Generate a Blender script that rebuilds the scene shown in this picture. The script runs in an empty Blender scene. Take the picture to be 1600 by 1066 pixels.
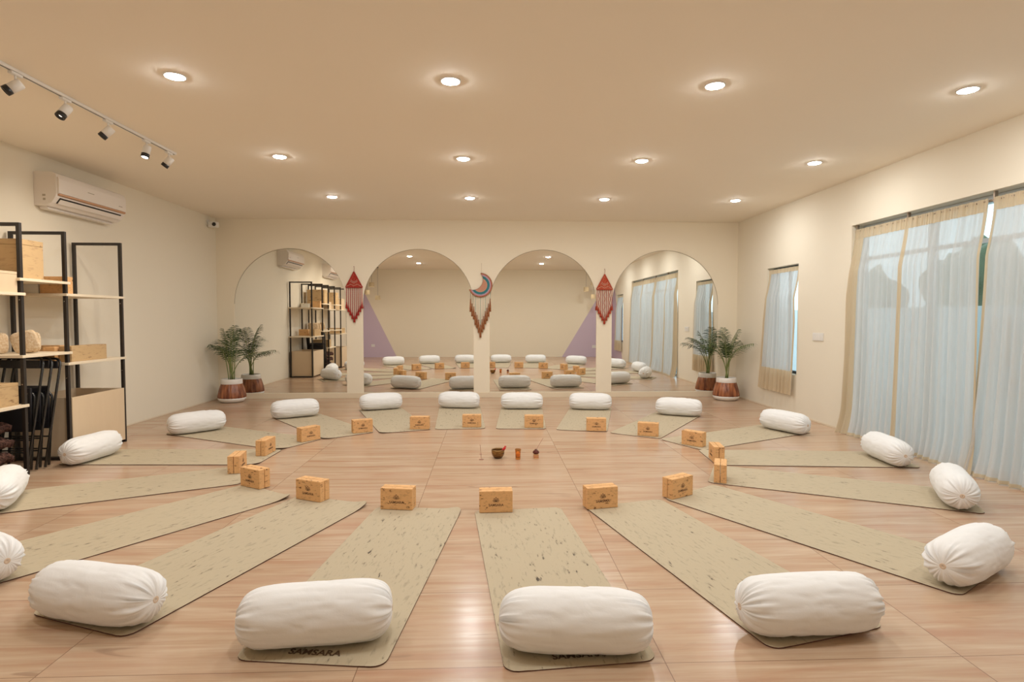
import bpy, bmesh, math, random
from mathutils import Vector, Matrix, noise
PI = math.pi
R_ = math.radians
SC = bpy.context.scene
COL = SC.collection
random.seed(7)

# ------------------------------------------------------------------ camera, world, exposure
F_PX, PITCH, YAW, ROLL, CAM_H = 891.7, R_(2.365), R_(2.268), R_(0.06), 1.355
cd = bpy.data.cameras.new('camera'); cam = bpy.data.objects.new('camera', cd); COL.objects.link(cam)
cd.sensor_width = 36.0; cd.lens = F_PX * 36.0 / 1600.0; cd.clip_start = 0.02; cd.clip_end = 200
_F = Vector((math.sin(YAW)*math.cos(PITCH), math.cos(YAW)*math.cos(PITCH), -math.sin(PITCH)))
_R = Vector((math.cos(YAW), -math.sin(YAW), 0)); _U = _R.cross(_F)
_R2 = _R*math.cos(ROLL) + _U*math.sin(ROLL); _U2 = _U*math.cos(ROLL) - _R*math.sin(ROLL)
cam.matrix_world = Matrix(((_R2.x, _U2.x, -_F.x, 0), (_R2.y, _U2.y, -_F.y, 0), (_R2.z, _U2.z, -_F.z, CAM_H), (0, 0, 0, 1)))
SC.camera = cam

world = bpy.data.worlds.new('sky'); SC.world = world; world.use_nodes = True
_bg = world.node_tree.nodes['Background']
_bg.inputs['Color'].default_value = (0.68, 0.77, 0.86, 1); _bg.inputs['Strength'].default_value = 2.5
SC.view_settings.view_transform = 'Standard'; SC.view_settings.look = 'None'
SC.view_settings.gamma = 1.0; SC.view_settings.use_curve_mapping = False
SC.view_settings.exposure = 0.0
LAMP = 430.0                      # downlight diffuser radiance
LAMP_COL = (0.94, 0.965, 0.975)

# room dimensions (metres): camera stands at x=0,y=0; mirror wall ahead
XL, XR, YB, YF, H = -4.493, 4.237, -0.27, 9.625, 2.975

# ------------------------------------------------------------------ materials
def mat(name, col, rough=0.6, metal=0.0, spec=0.5, **kw):
    m = bpy.data.materials.new(name); m.use_nodes = True
    b = m.node_tree.nodes['Principled BSDF']
    b.inputs['Base Color'].default_value = (*col, 1); b.inputs['Roughness'].default_value = rough
    b.inputs['Metallic'].default_value = metal; b.inputs['Specular IOR Level'].default_value = spec
    for k, v in kw.items(): b.inputs[k].default_value = v
    return m
class G:
    """small node-graph helper"""
    def __init__(s, m): s.m = m; s.t = m.node_tree; s.b = s.t.nodes['Principled BSDF']
    def n(s, kind, **p):
        x = s.t.nodes.new(kind)
        for k, v in p.items(): setattr(x, k, v)
        return x
    def l(s, a, b): s.t.links.new(a, b)
    def setin(s, node, i, v):
        if hasattr(v, 'is_output'): s.l(v, node.inputs[i])
        else: node.inputs[i].default_value = v
    def math(s, op, a, b=0.0, c=None):
        x = s.n('ShaderNodeMath', operation=op); s.setin(x, 0, a); s.setin(x, 1, b)
        if c is not None: s.setin(x, 2, c)
        return x.outputs[0]
    def coord(s, scale=(1, 1, 1), rnd=False, kind='Object'):
        tc = s.n('ShaderNodeTexCoord'); mp = s.n('ShaderNodeMapping'); mp.inputs['Scale'].default_value = scale
        v = tc.outputs[kind]
        if rnd:
            oi = s.n('ShaderNodeObjectInfo'); ad = s.n('ShaderNodeVectorMath', operation='ADD')
            mu = s.math('MULTIPLY', oi.outputs['Random'], 37.0)
            s.l(v, ad.inputs[0]); s.l(mu, ad.inputs[1]); v = ad.outputs[0]
        s.l(v, mp.inputs['Vector']); return mp.outputs[0]
    def noise(s, vec, scale, detail=4, rough=0.55, dist=0.0):
        x = s.n('ShaderNodeTexNoise'); s.l(vec, x.inputs['Vector'])
        x.inputs['Scale'].default_value = scale; x.inputs['Detail'].default_value = detail
        x.inputs['Roughness'].default_value = rough; x.inputs['Distortion'].default_value = dist
        return x.outputs['Fac']
    def ramp(s, fac, stops, interp='LINEAR'):
        x = s.n('ShaderNodeValToRGB'); x.color_ramp.interpolation = interp
        e = x.color_ramp.elements
        while len(e) < len(stops): e.new(0.5)
        for i, (p, c) in enumerate(stops):
            e[i].position = p; e[i].color = (*c, 1) if len(c) == 3 else c
        s.l(fac, x.inputs[0]); return x.outputs[0]
    def mix(s, fac, a, b, mode='MIX'):
        x = s.n('ShaderNodeMix', data_type='RGBA', blend_type=mode)
        s.setin(x, 0, fac)
        for i, v in ((6, a), (7, b)):
            if hasattr(v, 'is_output'): s.l(v, x.inputs[i])
            else: x.inputs[i].default_value = (*v, 1)
        return x.outputs[2]
    def bump(s, hgt, strength=0.3, dist=0.01):
        x = s.n('ShaderNodeBump'); x.inputs['Strength'].default_value = strength; x.inputs['Distance'].default_value = dist
        s.l(hgt, x.inputs['Height']); s.l(x.outputs[0], s.b.inputs['Normal'])
    def base(s, c): s.l(c, s.b.inputs['Base Color'])

CREAM = (0.88, 0.785, 0.62)
LILAC = (0.62, 0.50, 0.60)
def wall_mat(name, lilac=None, col=CREAM):
    m = mat(name, col, 0.85, spec=0.25); g = G(m)
    v = g.coord(); nz = g.noise(v, 1.3, 3)
    c = g.mix(g.math('MULTIPLY', nz, 0.12), col, tuple(x*0.86 for x in col))
    if lilac:
        sx = g.n('ShaderNodeSeparateXYZ'); tc = g.n('ShaderNodeTexCoord'); g.l(tc.outputs['Object'], sx.inputs[0])
        X, Y, Z = sx.outputs
        def tri(a, sgn, a0, b):       # sgn*a > a0 + b*z
            return g.math('GREATER_THAN', g.math('SUBTRACT', g.math('MULTIPLY', a, sgn), g.math('MULTIPLY', Z, b)), a0)
        if lilac == 'back': f = g.math('ADD', tri(X, -1.0, 3.15, 0.49), tri(X, 1.0, 2.50, 0.60))
        else: f = tri(Y, -1.0, -1.25, 0.5)
        c = g.mix(f, c, LILAC)
    g.base(c); g.bump(g.noise(v, 60, 2), 0.04, 0.004)
    return m
M = {}
M['wall'] = wall_mat('cream_paint')
M['wall_back'] = wall_mat('cream_and_lilac_paint', 'back')
M['wall_side'] = wall_mat('cream_side_paint', 'side', (0.84, 0.765, 0.625))
M['ceiling'] = wall_mat('ceiling_paint', col=(0.93, 0.845, 0.72))
M['mirror'] = mat('mirror_glass', (0.90, 0.90, 0.87), 0.0, 1.0)
M['mirror_edge'] = mat('mirror_edge', (0.30, 0.24, 0.16), 0.4)
M['white_plastic'] = mat('white_plastic', (0.80, 0.77, 0.72), 0.35)
M['ac_white'] = mat('ac_white', (0.82, 0.75, 0.68), 0.3)
M['gold'] = mat('gold_trim', (0.62, 0.36, 0.22), 0.3, 0.6)
M['dark'] = mat('dark_void', (0.03, 0.025, 0.02), 0.7)
M['black_metal'] = mat('black_metal', (0.022, 0.016, 0.013), 0.38)
M['chair_metal'] = mat('chair_metal', (0.02, 0.019, 0.018), 0.25, spec=0.6)
M['chrome'] = mat('chrome', (0.7, 0.7, 0.7), 0.25, 1.0)
M['steel_handle'] = mat('handle_bronze', (0.45, 0.32, 0.2), 0.35, 0.5)
M['black_plastic'] = mat('black_plastic', (0.012, 0.012, 0.012), 0.3)
M['soil'] = mat('soil', (0.05, 0.035, 0.02), 0.95)
M['glaze_white'] = mat('white_glaze', (0.83, 0.78, 0.72), 0.25)
M['stick'] = mat('incense_stick', (0.42, 0.23, 0.16), 0.8)
M['red_cloth'] = mat('red_felt', (0.62, 0.02, 0.02), 0.8)
M['rod'] = mat('curtain_rod', (0.35, 0.27, 0.2), 0.35, 0.7)
M['leather'] = mat('black_vinyl', (0.018, 0.017, 0.02), 0.45)
M['frame_dark'] = mat('dark_aluminium', (0.03, 0.04, 0.05), 0.4, 0.4)
M['frame_white'] = mat('pale_aluminium', (0.62, 0.66, 0.68), 0.4)
M['paving'] = mat('paving', (0.42, 0.46, 0.47), 0.8)
M['garden_wall'] = mat('garden_wall', (0.72, 0.75, 0.76), 0.9)
M['string_beige'] = mat('beige_string', (0.62, 0.50, 0.36), 0.9)
M['bead_red'] = mat('red_bead', (0.33, 0.03, 0.02), 0.5)
M['bead_green'] = mat('green_bead', (0.2, 0.28, 0.2), 0.5)

def emis(name, col, st):
    m = bpy.data.materials.new(name); m.use_nodes = True; t = m.node_tree; t.nodes.clear()
    e = t.nodes.new('ShaderNodeEmission'); o = t.nodes.new('ShaderNodeOutputMaterial')
    e.inputs[0].default_value = (*col, 1); e.inputs[1].default_value = st; t.links.new(e.outputs[0], o.inputs[0]); return m
M['lamp'] = emis('lamp_diffuser', LAMP_COL, LAMP)
M['spot_on'] = emis('spot_lens_lit', (1, 0.92, 0.8), 14.0)
M['spot_low'] = emis('spot_lens_dim', (1, 0.92, 0.8), 1.6)
M['pendant_glow'] = emis('pendant_bulb', (1, 0.88, 0.7), 9.0)

# wooden floor: 1.2 x 0.605 m boards with grain running along X
def floor_mat():
    m = mat('laminate_floor', (0.6, 0.38, 0.24), 0.24, spec=0.5); g = G(m)
    tc = g.n('ShaderNodeTexCoord'); sx = g.n('ShaderNodeSeparateXYZ'); g.l(tc.outputs['Object'], sx.inputs[0])
    X, Y, Z = sx.outputs
    u = g.math('DIVIDE', g.math('SUBTRACT', X, 0.69), 1.2); w = g.math('DIVIDE', g.math('SUBTRACT', Y, 2.16), 0.605)
    w3 = g.math('MULTIPLY', w, 3.0)
    iu, iw, iw3 = g.math('FLOOR', u), g.math('FLOOR', w), g.math('FLOOR', w3)
    def rnd(a, b, k):
        c = g.n('ShaderNodeCombineXYZ'); g.l(a, c.inputs[0]); g.l(b, c.inputs[1]); c.inputs[2].default_value = k
        x = g.n('ShaderNodeTexWhiteNoise', noise_dimensions='3D'); g.l(c.outputs[0], x.inputs[0]); return x.outputs['Value']
    r1 = rnd(iu, iw, 1.0); r3 = rnd(iu, iw3, 2.0)
    off = g.n('ShaderNodeCombineXYZ'); g.l(g.math('MULTIPLY', r3, 9.0), off.inputs[0]); g.l(g.math('MULTIPLY', r1, 5.0), off.inputs[1])
    ad = g.n('ShaderNodeVectorMath', operation='ADD'); g.l(tc.outputs['Object'], ad.inputs[0]); g.l(off.outputs[0], ad.inputs[1])
    def mp(sc):
        x = g.n('ShaderNodeMapping'); x.inputs['Scale'].default_value = sc; g.l(ad.outputs[0], x.inputs[0]); return x.outputs[0]
    fine = g.noise(mp((1.6, 38, 1)), 1.0, 6, 0.6, 0.4); broad = g.noise(mp((0.9, 8, 1)), 1.0, 4, 0.6, 0.9)
    knot = g.noise(mp((2.2, 14, 1)), 1.0, 3, 0.5, 1.2)
    c = g.ramp(broad, [(0.28, (0.42, 0.21, 0.12)), (0.5, (0.505, 0.35, 0.225)), (0.72, (0.585, 0.44, 0.305))])
    c = g.mix(g.math('MULTIPLY', g.ramp(fine, [(0.42, (0, 0, 0)), (0.68, (1, 1, 1))]), 0.6), c, (0.40, 0.22, 0.13))
    c = g.mix(g.math('MULTIPLY', g.ramp(knot, [(0.66, (0, 0, 0)), (0.76, (1, 1, 1))]), 0.6), c, (0.24, 0.13, 0.08))
    c = g.mix(g.math('MULTIPLY', r3, 0.22), c, (0.66, 0.49, 0.35))
    def line(v, wd):
        fr = g.math('FRACT', v); d = g.math('MINIMUM', fr, g.math('SUBTRACT', 1.0, fr)); return g.math('LESS_THAN', d, wd)
    ln = g.math('MAXIMUM', line(u, 0.0017), line(w, 0.003)); ln3 = line(w3, 0.006)
    c = g.mix(g.math('MULTIPLY', ln3, 0.22), c, (0.3, 0.14, 0.08))
    c = g.mix(g.math('MULTIPLY', ln, 0.72), c, (0.17, 0.085, 0.05))
    g.base(c)
    rr = g.ramp(fine, [(0.3, (0.18,)*3), (0.8, (0.28,)*3)]); g.l(rr, g.b.inputs['Roughness'])
    g.bump(g.math('SUBTRACT', g.math('MULTIPLY', fine, 0.15), ln), 0.12, 0.003)
    return m
M['floor'] = floor_mat()

def cork_mat(name, base, dark, scale, streak=(1, 1, 1), thr=0.63, warm=None, amt=0.9, mask=True):
    m = mat(name, base, 0.8, spec=0.25); g = G(m)
    v = g.coord(streak, rnd=True); fine = g.noise(v, scale, 4, 0.6, 0.3); big = g.noise(v, scale*0.16, 3)
    grain = g.noise(g.coord((1, 1, 1), True), 160, 2)
    c = g.mix(g.math('MULTIPLY', big, 0.35), base, warm or tuple(x*0.8 for x in base))
    c = g.mix(g.math('MULTIPLY', grain, 0.22), c, tuple(x*0.7 for x in base))
    d = g.ramp(fine, [(thr, (0, 0, 0)), (thr+0.035, (1, 1, 1))])
    d2 = g.ramp(fine, [(thr-0.09, (0, 0, 0)), (thr+0.02, (1, 1, 1))])
    mk = g.ramp(big, [(0.48, (0, 0, 0)), (0.56, (1, 1, 1))]) if mask else 1.0
    c = g.mix(g.math('MULTIPLY', d2, 0.22), c, dark)
    c = g.mix(g.math('MULTIPLY', g.math('MULTIPLY', d, mk), amt), c, dark)
    g.base(c); g.bump(fine, 0.08, 0.002); return m
M['cork_mat'] = cork_mat('cork_mat_top', (0.52, 0.435, 0.30), (0.055, 0.04, 0.03), 17, (3.4, 0.8, 1), 0.64, (0.49, 0.395, 0.265))
M['mat_rubber'] = mat('mat_rubber_underside', (0.10, 0.035, 0.02), 0.8)
M['cork_block'] = cork_mat('cork_block', (0.80, 0.47, 0.215), (0.16, 0.06, 0.02), 26, (1.3, 1.3, 3.0), 0.61, (0.62, 0.335, 0.14))
M['cork_box'] = cork_mat('cork_sheet', (0.58, 0.40, 0.21), (0.16, 0.08, 0.04), 12, (1, 1, 4.0), 0.62, (0.46, 0.28, 0.13))
M['engrave'] = mat('engraved_cork', (0.13, 0.065, 0.03), 0.9)
M['print'] = mat('dark_print', (0.12, 0.07, 0.04), 0.9)
def ply_mat():
    m = mat('birch_plywood', (0.66, 0.50, 0.33), 0.55); g = G(m)
    n = g.noise(g.coord((1, 6, 1)), 3, 4); g.base(g.mix(g.math('MULTIPLY', n, 0.4), (0.70, 0.54, 0.36), (0.58, 0.42, 0.27))); return m
M['ply'] = ply_mat()
M['ply_edge'] = mat('pale_board', (0.78, 0.66, 0.49), 0.5)

def fabric_white():
    m = mat('white_cotton', (0.84, 0.83, 0.81), 0.9, spec=0.15); g = G(m)
    m.node_tree.nodes['Principled BSDF'].inputs['Sheen Weight'].default_value = 0.15
    n = g.noise(g.coord((1, 1, 1), True), 9, 5, 0.6, 0.8); f = g.noise(g.coord((1, 1, 1), True), 260, 2)
    g.bump(g.math('ADD', n, g.math('MULTIPLY', f, 0.03)), 0.16, 0.012); return m
M['cotton'] = fabric_white()
M['cotton_inner'] = mat('bolster_lining', (0.70, 0.54, 0.40), 0.9)

def sheer(name, col, trans, transl):
    m = bpy.data.materials.new(name); m.use_nodes = True; t = m.node_tree; t.nodes.clear()
    o = t.nodes.new('ShaderNodeOutputMaterial'); tr = t.nodes.new('ShaderNodeBsdfTransparent'); tl = t.nodes.new('ShaderNodeBsdfTranslucent')
    df = t.nodes.new('ShaderNodeBsdfDiffuse'); a = t.nodes.new('ShaderNodeMixShader'); b = t.nodes.new('ShaderNodeMixShader')
    tl.inputs[0].default_value = (*col, 1); df.inputs[0].default_value = (*col, 1)
    a.inputs[0].default_value = transl; t.links.new(df.outputs[0], a.inputs[1]); t.links.new(tl.outputs[0], a.inputs[2])
    tc = t.nodes.new('ShaderNodeTexCoord'); mp = t.nodes.new('ShaderNodeMapping'); mp.inputs['Scale'].default_value = (1, 22, 0.35)
    nz = t.nodes.new('ShaderNodeTexNoise'); nz.inputs['Scale'].default_value = 1.0; nz.inputs['Detail'].default_value = 4
    mr = t.nodes.new('ShaderNodeMapRange'); mr.inputs[1].default_value = 0.3; mr.inputs[2].default_value = 0.7
    mr.inputs[3].default_value = max(0, trans-0.08); mr.inputs[4].default_value = min(1, trans+0.09)
    t.links.new(tc.outputs['Object'], mp.inputs[0]); t.links.new(mp.outputs[0], nz.inputs[0]); t.links.new(nz.outputs['Fac'], mr.inputs[0])
    t.links.new(mr.outputs[0], b.inputs[0]); t.links.new(a.outputs[0], b.inputs[1]); t.links.new(tr.outputs[0], b.inputs[2])
    t.links.new(b.outputs[0], o.inputs[0]); return m
M['sheer'] = sheer('sheer_voile', (0.84, 0.82, 0.79), 0.13, 0.5)
M['sheer_beige'] = sheer('beige_voile', (0.80, 0.66, 0.46), 0.05, 0.4)
def glass():
    m = bpy.data.materials.new('window_glass'); m.use_nodes = True; t = m.node_tree; t.nodes.clear()
    o = t.nodes.new('ShaderNodeOutputMaterial'); tr = t.nodes.new('ShaderNodeBsdfTransparent'); gl = t.nodes.new('ShaderNodeBsdfGlossy')
    gl.inputs['Roughness'].default_value = 0.02; tr.inputs[0].default_value = (0.86, 0.95, 0.95, 1)
    x = t.nodes.new('ShaderNodeMixShader'); x.inputs[0].default_value = 0.07
    t.links.new(tr.outputs[0], x.inputs[1]); t.links.new(gl.outputs[0], x.inputs[2]); t.links.new(x.outputs[0], o.inputs[0]); return m
M['glass'] = glass()
M['amber_glass'] = mat('amber_glass', (0.95, 0.42, 0.10), 0.08, **{'Transmission Weight': 0.75, 'IOR': 1.3})
M['candle'] = mat('candle_wax', (0.9, 0.62, 0.25), 0.5)
M['leaf'] = mat('palm_leaf', (0.035, 0.075, 0.014), 0.45)
M['leaf_light'] = mat('palm_leaf_light', (0.085, 0.14, 0.03), 0.45)
M['stem'] = mat('palm_stem', (0.20, 0.24, 0.07), 0.5)
def brown_glaze():
    m = mat('brown_glaze', (0.26, 0.075, 0.03), 0.22); g = G(m)
    n = g.noise(g.coord((14, 14, 1.5), True), 1.5, 3); g.base(g.ramp(n, [(0.35, (0.15, 0.04, 0.018)), (0.65, (0.42, 0.15, 0.06))])); return m
M['brown_glaze'] = brown_glaze()
def bronze():
    m = mat('bowl_bronze', (0.20, 0.11, 0.035), 0.32, 0.7); g = G(m)
    n = g.noise(g.coord((1, 1, 6)), 14, 3); g.base(g.ramp(n, [(0.4, (0.10, 0.05, 0.02)), (0.62, (0.36, 0.20, 0.06))])); return m
M['bronze'] = bronze()
M['red_yarn'] = mat('red_yarn', (0.36, 0.022, 0.014), 0.9)
M['rust_yarn'] = mat('rust_yarn', (0.42, 0.055, 0.022), 0.9)
def yarn(name, c1, c2):
    m = mat(name, c1, 0.9, spec=0.1); g = G(m)
    n = g.noise(g.coord((1, 1, 1)), 60, 3); g.base(g.ramp(n, [(0.4, c1), (0.62, c2)])); g.bump(n, 0.5, 0.004); return m
M['red_panel'] = yarn('red_knotted_panel', (0.34, 0.02, 0.015), (0.46, 0.09, 0.06))
M['rust_panel'] = yarn('rust_knotted_panel', (0.42, 0.05, 0.02), (0.55, 0.15, 0.09))
M['brown_fringe'] = yarn('brown_fringe', (0.27, 0.09, 0.035), (0.42, 0.19, 0.09))
def moon_mat():
    m = mat('moon_yarn', (0.5, 0.3, 0.25), 0.9, spec=0.1); g = G(m)
    tc = g.n('ShaderNodeTexCoord'); ln = g.n('ShaderNodeVectorMath', operation='LENGTH')
    mp = g.n('ShaderNodeMapping'); mp.inputs['Scale'].default_value = (1, 0, 1)
    g.l(tc.outputs['Object'], mp.inputs[0]); g.l(mp.outputs[0], ln.inputs[0])
    d = g.math('ADD', ln.outputs['Value'], g.math('MULTIPLY', g.noise(g.coord(), 50, 2), 0.008))
    c = g.ramp(g.math('MULTIPLY', d, 5.0), [(0.0, (0.55, 0.27, 0.18)), (0.52, (0.58, 0.30, 0.20)), (0.60, (0.05, 0.20, 0.22)), (0.80, (0.45, 0.32, 0.40)), (0.90, (0.48, 0.17, 0.12))], 'CONSTANT')
    g.base(c); return m
M['moon'] = moon_mat()
M['shade_weave'] = mat('woven_shade', (0.66, 0.52, 0.32), 0.8)
M['dark_blanket'] = yarn('dark_patterned_blanket', (0.035, 0.018, 0.014), (0.12, 0.06, 0.045))
M['bag_cloth'] = yarn('printed_cotton', (0.62, 0.44, 0.27), (0.74, 0.60, 0.42))
M['sticker'] = mat('sticker_grey', (0.42, 0.36, 0.28), 0.6)
M['white_card'] = mat('white_card', (0.80, 0.76, 0.68), 0.6)

# ------------------------------------------------------------------ object helpers
def link(o, parent=None):
    COL.objects.link(o)
    if parent: o.parent = parent
    return o
def tag(o, label, cat, group=None, kind=None):
    if label: o['label'] = label
    if cat: o['category'] = cat
    if group: o['group'] = group
    if kind: o['kind'] = kind
    return o
def thing(name, label, cat, loc=(0, 0, 0), rz=0.0, group=None):
    o = bpy.data.objects.new(name, None); o.empty_display_size = 0.1; link(o)
    o.location = loc; o.rotation_euler = (0, 0, rz); return tag(o, label, cat, group)
def obj(name, bm, ms, parent=None, smooth=False, recalc=True):
    if recalc: bmesh.ops.recalc_face_normals(bm, faces=bm.faces)
    me = bpy.data.meshes.new(name); bm.to_mesh(me); bm.free()
    for m in (ms if isinstance(ms, (list, tuple)) else [ms]): me.materials.append(m)
    if smooth:
        for p in me.polygons: p.use_smooth = True
    return link(bpy.data.objects.new(name, me), parent)
def struct(name, bm, ms, smooth=False):
    o = obj(name, bm, ms, None, smooth); o['kind'] = 'structure'; return o
def box(bm, a, b, bev=0.0, mi=0):
    x0, y0, z0 = a; x1, y1, z1 = b
    vs = [bm.verts.new(p) for p in ((x0,y0,z0),(x1,y0,z0),(x1,y1,z0),(x0,y1,z0),(x0,y0,z1),(x1,y0,z1),(x1,y1,z1),(x0,y1,z1))]
    fs = [bm.faces.new([vs[i] for i in f]) for f in ((0,3,2,1),(4,5,6,7),(0,1,5,4),(1,2,6,5),(2,3,7,6),(3,0,4,7))]
    for f in fs: f.material_index = mi
    if bev > 0:
        es = list({e for f in fs for e in f.edges})
        r = bmesh.ops.bevel(bm, geom=es, offset=bev, segments=2, affect='EDGES', profile=0.6)
        for f in r['faces']: f.material_index = mi
    return bm
def tube(bm, pts, r, seg=8, cap=True, mi=0):
    pts = [Vector(p) for p in pts]; n = len(pts); rings = []
    rad = r if isinstance(r, (list, tuple)) else [r]*n
    up = None
    for i, p in enumerate(pts):
        d = (pts[min(i+1, n-1)] - pts[max(i-1, 0)]).normalized()
        if up is None: up = Vector((0, 0, 1)) if abs(d.z) < 0.9 else Vector((1, 0, 0))
        s = d.cross(up).normalized(); up = s.cross(d).normalized()
        rings.append([bm.verts.new(p + (s*math.cos(2*PI*k/seg) + up*math.sin(2*PI*k/seg))*rad[i]) for k in range(seg)])
    for i in range(n-1):
        for k in range(seg):
            f = bm.faces.new((rings[i][k], rings[i][(k+1) % seg], rings[i+1][(k+1) % seg], rings[i+1][k])); f.material_index = mi
    if cap:
        for rg in (rings[0][::-1], rings[-1]):
            f = bm.faces.new(rg); f.material_index = mi
    return bm
def lathe(bm, prof, seg=32, c=(0, 0, 0), fn=None, axis='z', mi=0, cap=False):
    rings = []
    for (r, z) in prof:
        rg = []
        for k in range(seg):
            a = 2*PI*k/seg; rr = r if fn is None else fn(r, z, a)
            p = (c[0]+rr*math.cos(a), c[1]+rr*math.sin(a), c[2]+z)
            rg.append(bm.verts.new(p))
        rings.append(rg)
    for i in range(len(rings)-1):
        for k in range(seg):
            f = bm.faces.new((rings[i][k], rings[i][(k+1) % seg], rings[i+1][(k+1) % seg], rings[i+1][k])); f.material_index = mi
    if cap:
        bm.faces.new(rings[0][::-1]).material_index = mi; bm.faces.new(rings[-1]).material_index = mi
    return bm
def NB(): return bmesh.new()
def copy_tree(o, parent=None):
    c = o.copy(); COL.objects.link(c); c.parent = parent
    for ch in [x for x in KIDS.get(o.name, [])]: 
        k = copy_tree(ch, c)
    return c
KIDS = {}
def regkids(root):
    for o in list(COL.objects):
        if o.parent is root or (o.parent and o.parent.parent is root): KIDS.setdefault(o.parent.name, []).append(o)

# ------------------------------------------------------------------ room shell
T = 0.2
b = NB(); box(b, (XL-T, YB-T, -0.1), (XR+T, YF+T, 0)); struct('floor', b, M['floor'])
b = NB(); box(b, (XL-T, YB-T, H), (XR+T, YF+T, H+0.15)); struct('ceiling', b, M['ceiling'])
b = NB(); box(b, (XL-T, YB-T, 0), (XL, YF+T, H)); struct('wall_left', b, M['wall_side'])
b = NB(); box(b, (XL, YB-T, 0), (XR, YB, H)); struct('wall_rear', b, M['wall_back'])
def holed_wall(name, y0, y1, holes, m):
    """right wall along Y with rectangular openings (ya, yb, za, zb)"""
    b = NB(); ys = sorted({y0, y1, *[h[0] for h in holes], *[h[1] for h in holes]})
    for a, c in zip(ys, ys[1:]):
        hs = [h for h in holes if h[0] <= a + 1e-6 and h[1] >= c - 1e-6]
        if not hs: box(b, (XR, a, 0), (XR+T, c, H))
        else:
            za, zb = hs[0][2], hs[0][3]
            if za > 0: box(b, (XR, a, 0), (XR+T, c, za))
            box(b, (XR, a, zb), (XR+T, c, H))
    bmesh.ops.remove_doubles(b, verts=b.verts, dist=1e-5)
    return struct(name, b, m)
DOOR = (2.38, 6.56, 0.0, 2.43); WIN1 = (7.70, 8.58, 0.56, 2.10); WIN2 = (0.42, 1.30, 0.56, 2.10)
holed_wall('wall_right', YB-T, YF+T, [DOOR, WIN1, WIN2], M['wall_side'])

# mirror wall: an 4-arch plaster layer over a solid wall, mirrors sunk 15 mm in the arches
ARCH = [(-4.215, -2.383), (-2.109, -0.265), (0.003, 1.814), (2.076, 3.906)]
ZP, ZTOP = 0.09, 2.495
def arch_z(a, c, x):
    r = (c-a)/2; zs = ZTOP-r; t = max(0.0, r*r-(x-(a+c)/2)**2); return zs + math.sqrt(t)
NS = 40
b = NB(); DEP = 0.018
def quad(bm, *ps, mi=0):
    f = bm.faces.new([bm.verts.new(p) for p in ps]); f.material_index = mi
xs = [XL]
for a, c in ARCH: xs += [a, c]
xs.append(XR)
for i in range(0, len(xs), 2): quad(b, (xs[i], YF, 0), (xs[i+1], YF, 0), (xs[i+1], YF, H), (xs[i], YF, H))
for a, c in ARCH:
    px = [a + (c-a)*(0.5-0.5*math.cos(PI*k/NS)) for k in range(NS+1)]
    quad(b, (a, YF, 0), (c, YF, 0), (c, YF, ZP), (a, YF, ZP)); quad(b, (a, YF, ZP), (c, YF, ZP), (c, YF+DEP, ZP), (a, YF+DEP, ZP))
    for p, q in zip(px, px[1:]):
        zp, zq = arch_z(a, c, p), arch_z(a, c, q)
        quad(b, (p, YF, zp), (q, YF, zq), (q, YF, H), (p, YF, H)); quad(b, (p, YF, zp), (q, YF, zq), (q, YF+DEP, zq), (p, YF+DEP, zp), mi=0)
    for x in (a, c): quad(b, (x, YF, ZP), (x, YF+DEP, ZP), (x, YF+DEP, arch_z(a, c, x)), (x, YF, arch_z(a, c, x)))
box(b, (XL, YF+DEP+0.006, 0), (XR, YF+T, H))
bmesh.ops.remove_doubles(b, verts=b.verts, dist=1e-5)
struct('wall_front', b, M['wall'])
# low plaster ledge below the mirrors
b = NB(); box(b, (XL+0.33, YF-0.012, 0), (XR-0.3, YF-0.0005, ZP-0.004), 0.002); o = struct('trim_1', b, M['ply_edge'])
wh = ['leftmost', 'second from left', 'third from left', 'rightmost']
nb = ['behind the left potted palm', 'between the left red hanging and the moon hanging', 'between the moon hanging and the right red hanging', 'behind the right potted palm']
for i, (a, c) in enumerate(ARCH):
    t = thing('arched_mirror', f'arched wall mirror {nb[i]}', 'mirror', ((a+c)/2, YF+DEP, ZP), 0, 'arched mirrors on the front wall')
    b = NB(); px = [a + (c-a)*(0.5-0.5*math.cos(PI*k/NS)) - (a+c)/2 for k in range(NS+1)]
    prof = [(px[0], 0.001)] + [(x, arch_z(a, c, x+(a+c)/2)-ZP-0.001) for x in px] + [(px[-1], 0.001)]
    f1 = [b.verts.new((x, -0.004, z)) for x, z in prof]; f2 = [b.verts.new((x, 0.003, z)) for x, z in prof]
    b.faces.new(f1).material_index = 0; b.faces.new(f2[::-1]).material_index = 1
    for k in range(len(prof)):
        q = (k+1) % len(prof); b.faces.new((f1[k], f2[k], f2[q], f1[q])).material_index = 1
    obj('mirror_glass', b, [M['mirror'], M['mirror_edge']], t)
    b = NB(); tube(b, [(x*0.9985, -0.006, z*0.9985) for x, z in prof[1:-1]], 0.0022, 5); obj('arch_edge', b, M['mirror_edge'], t)
for nm, p, q in (('baseboard_right', (XR-0.006, DOOR[1]+0.02, 0), (XR-0.0005, YF-0.02, 0.022)), ('baseboard_left', (XL+0.0005, YB+0.02, 0), (XL+0.006, YF-0.02, 0.018))):
    b = NB(); box(b, p, q, 0.002); struct(nm, b, M['ply_edge'])

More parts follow.
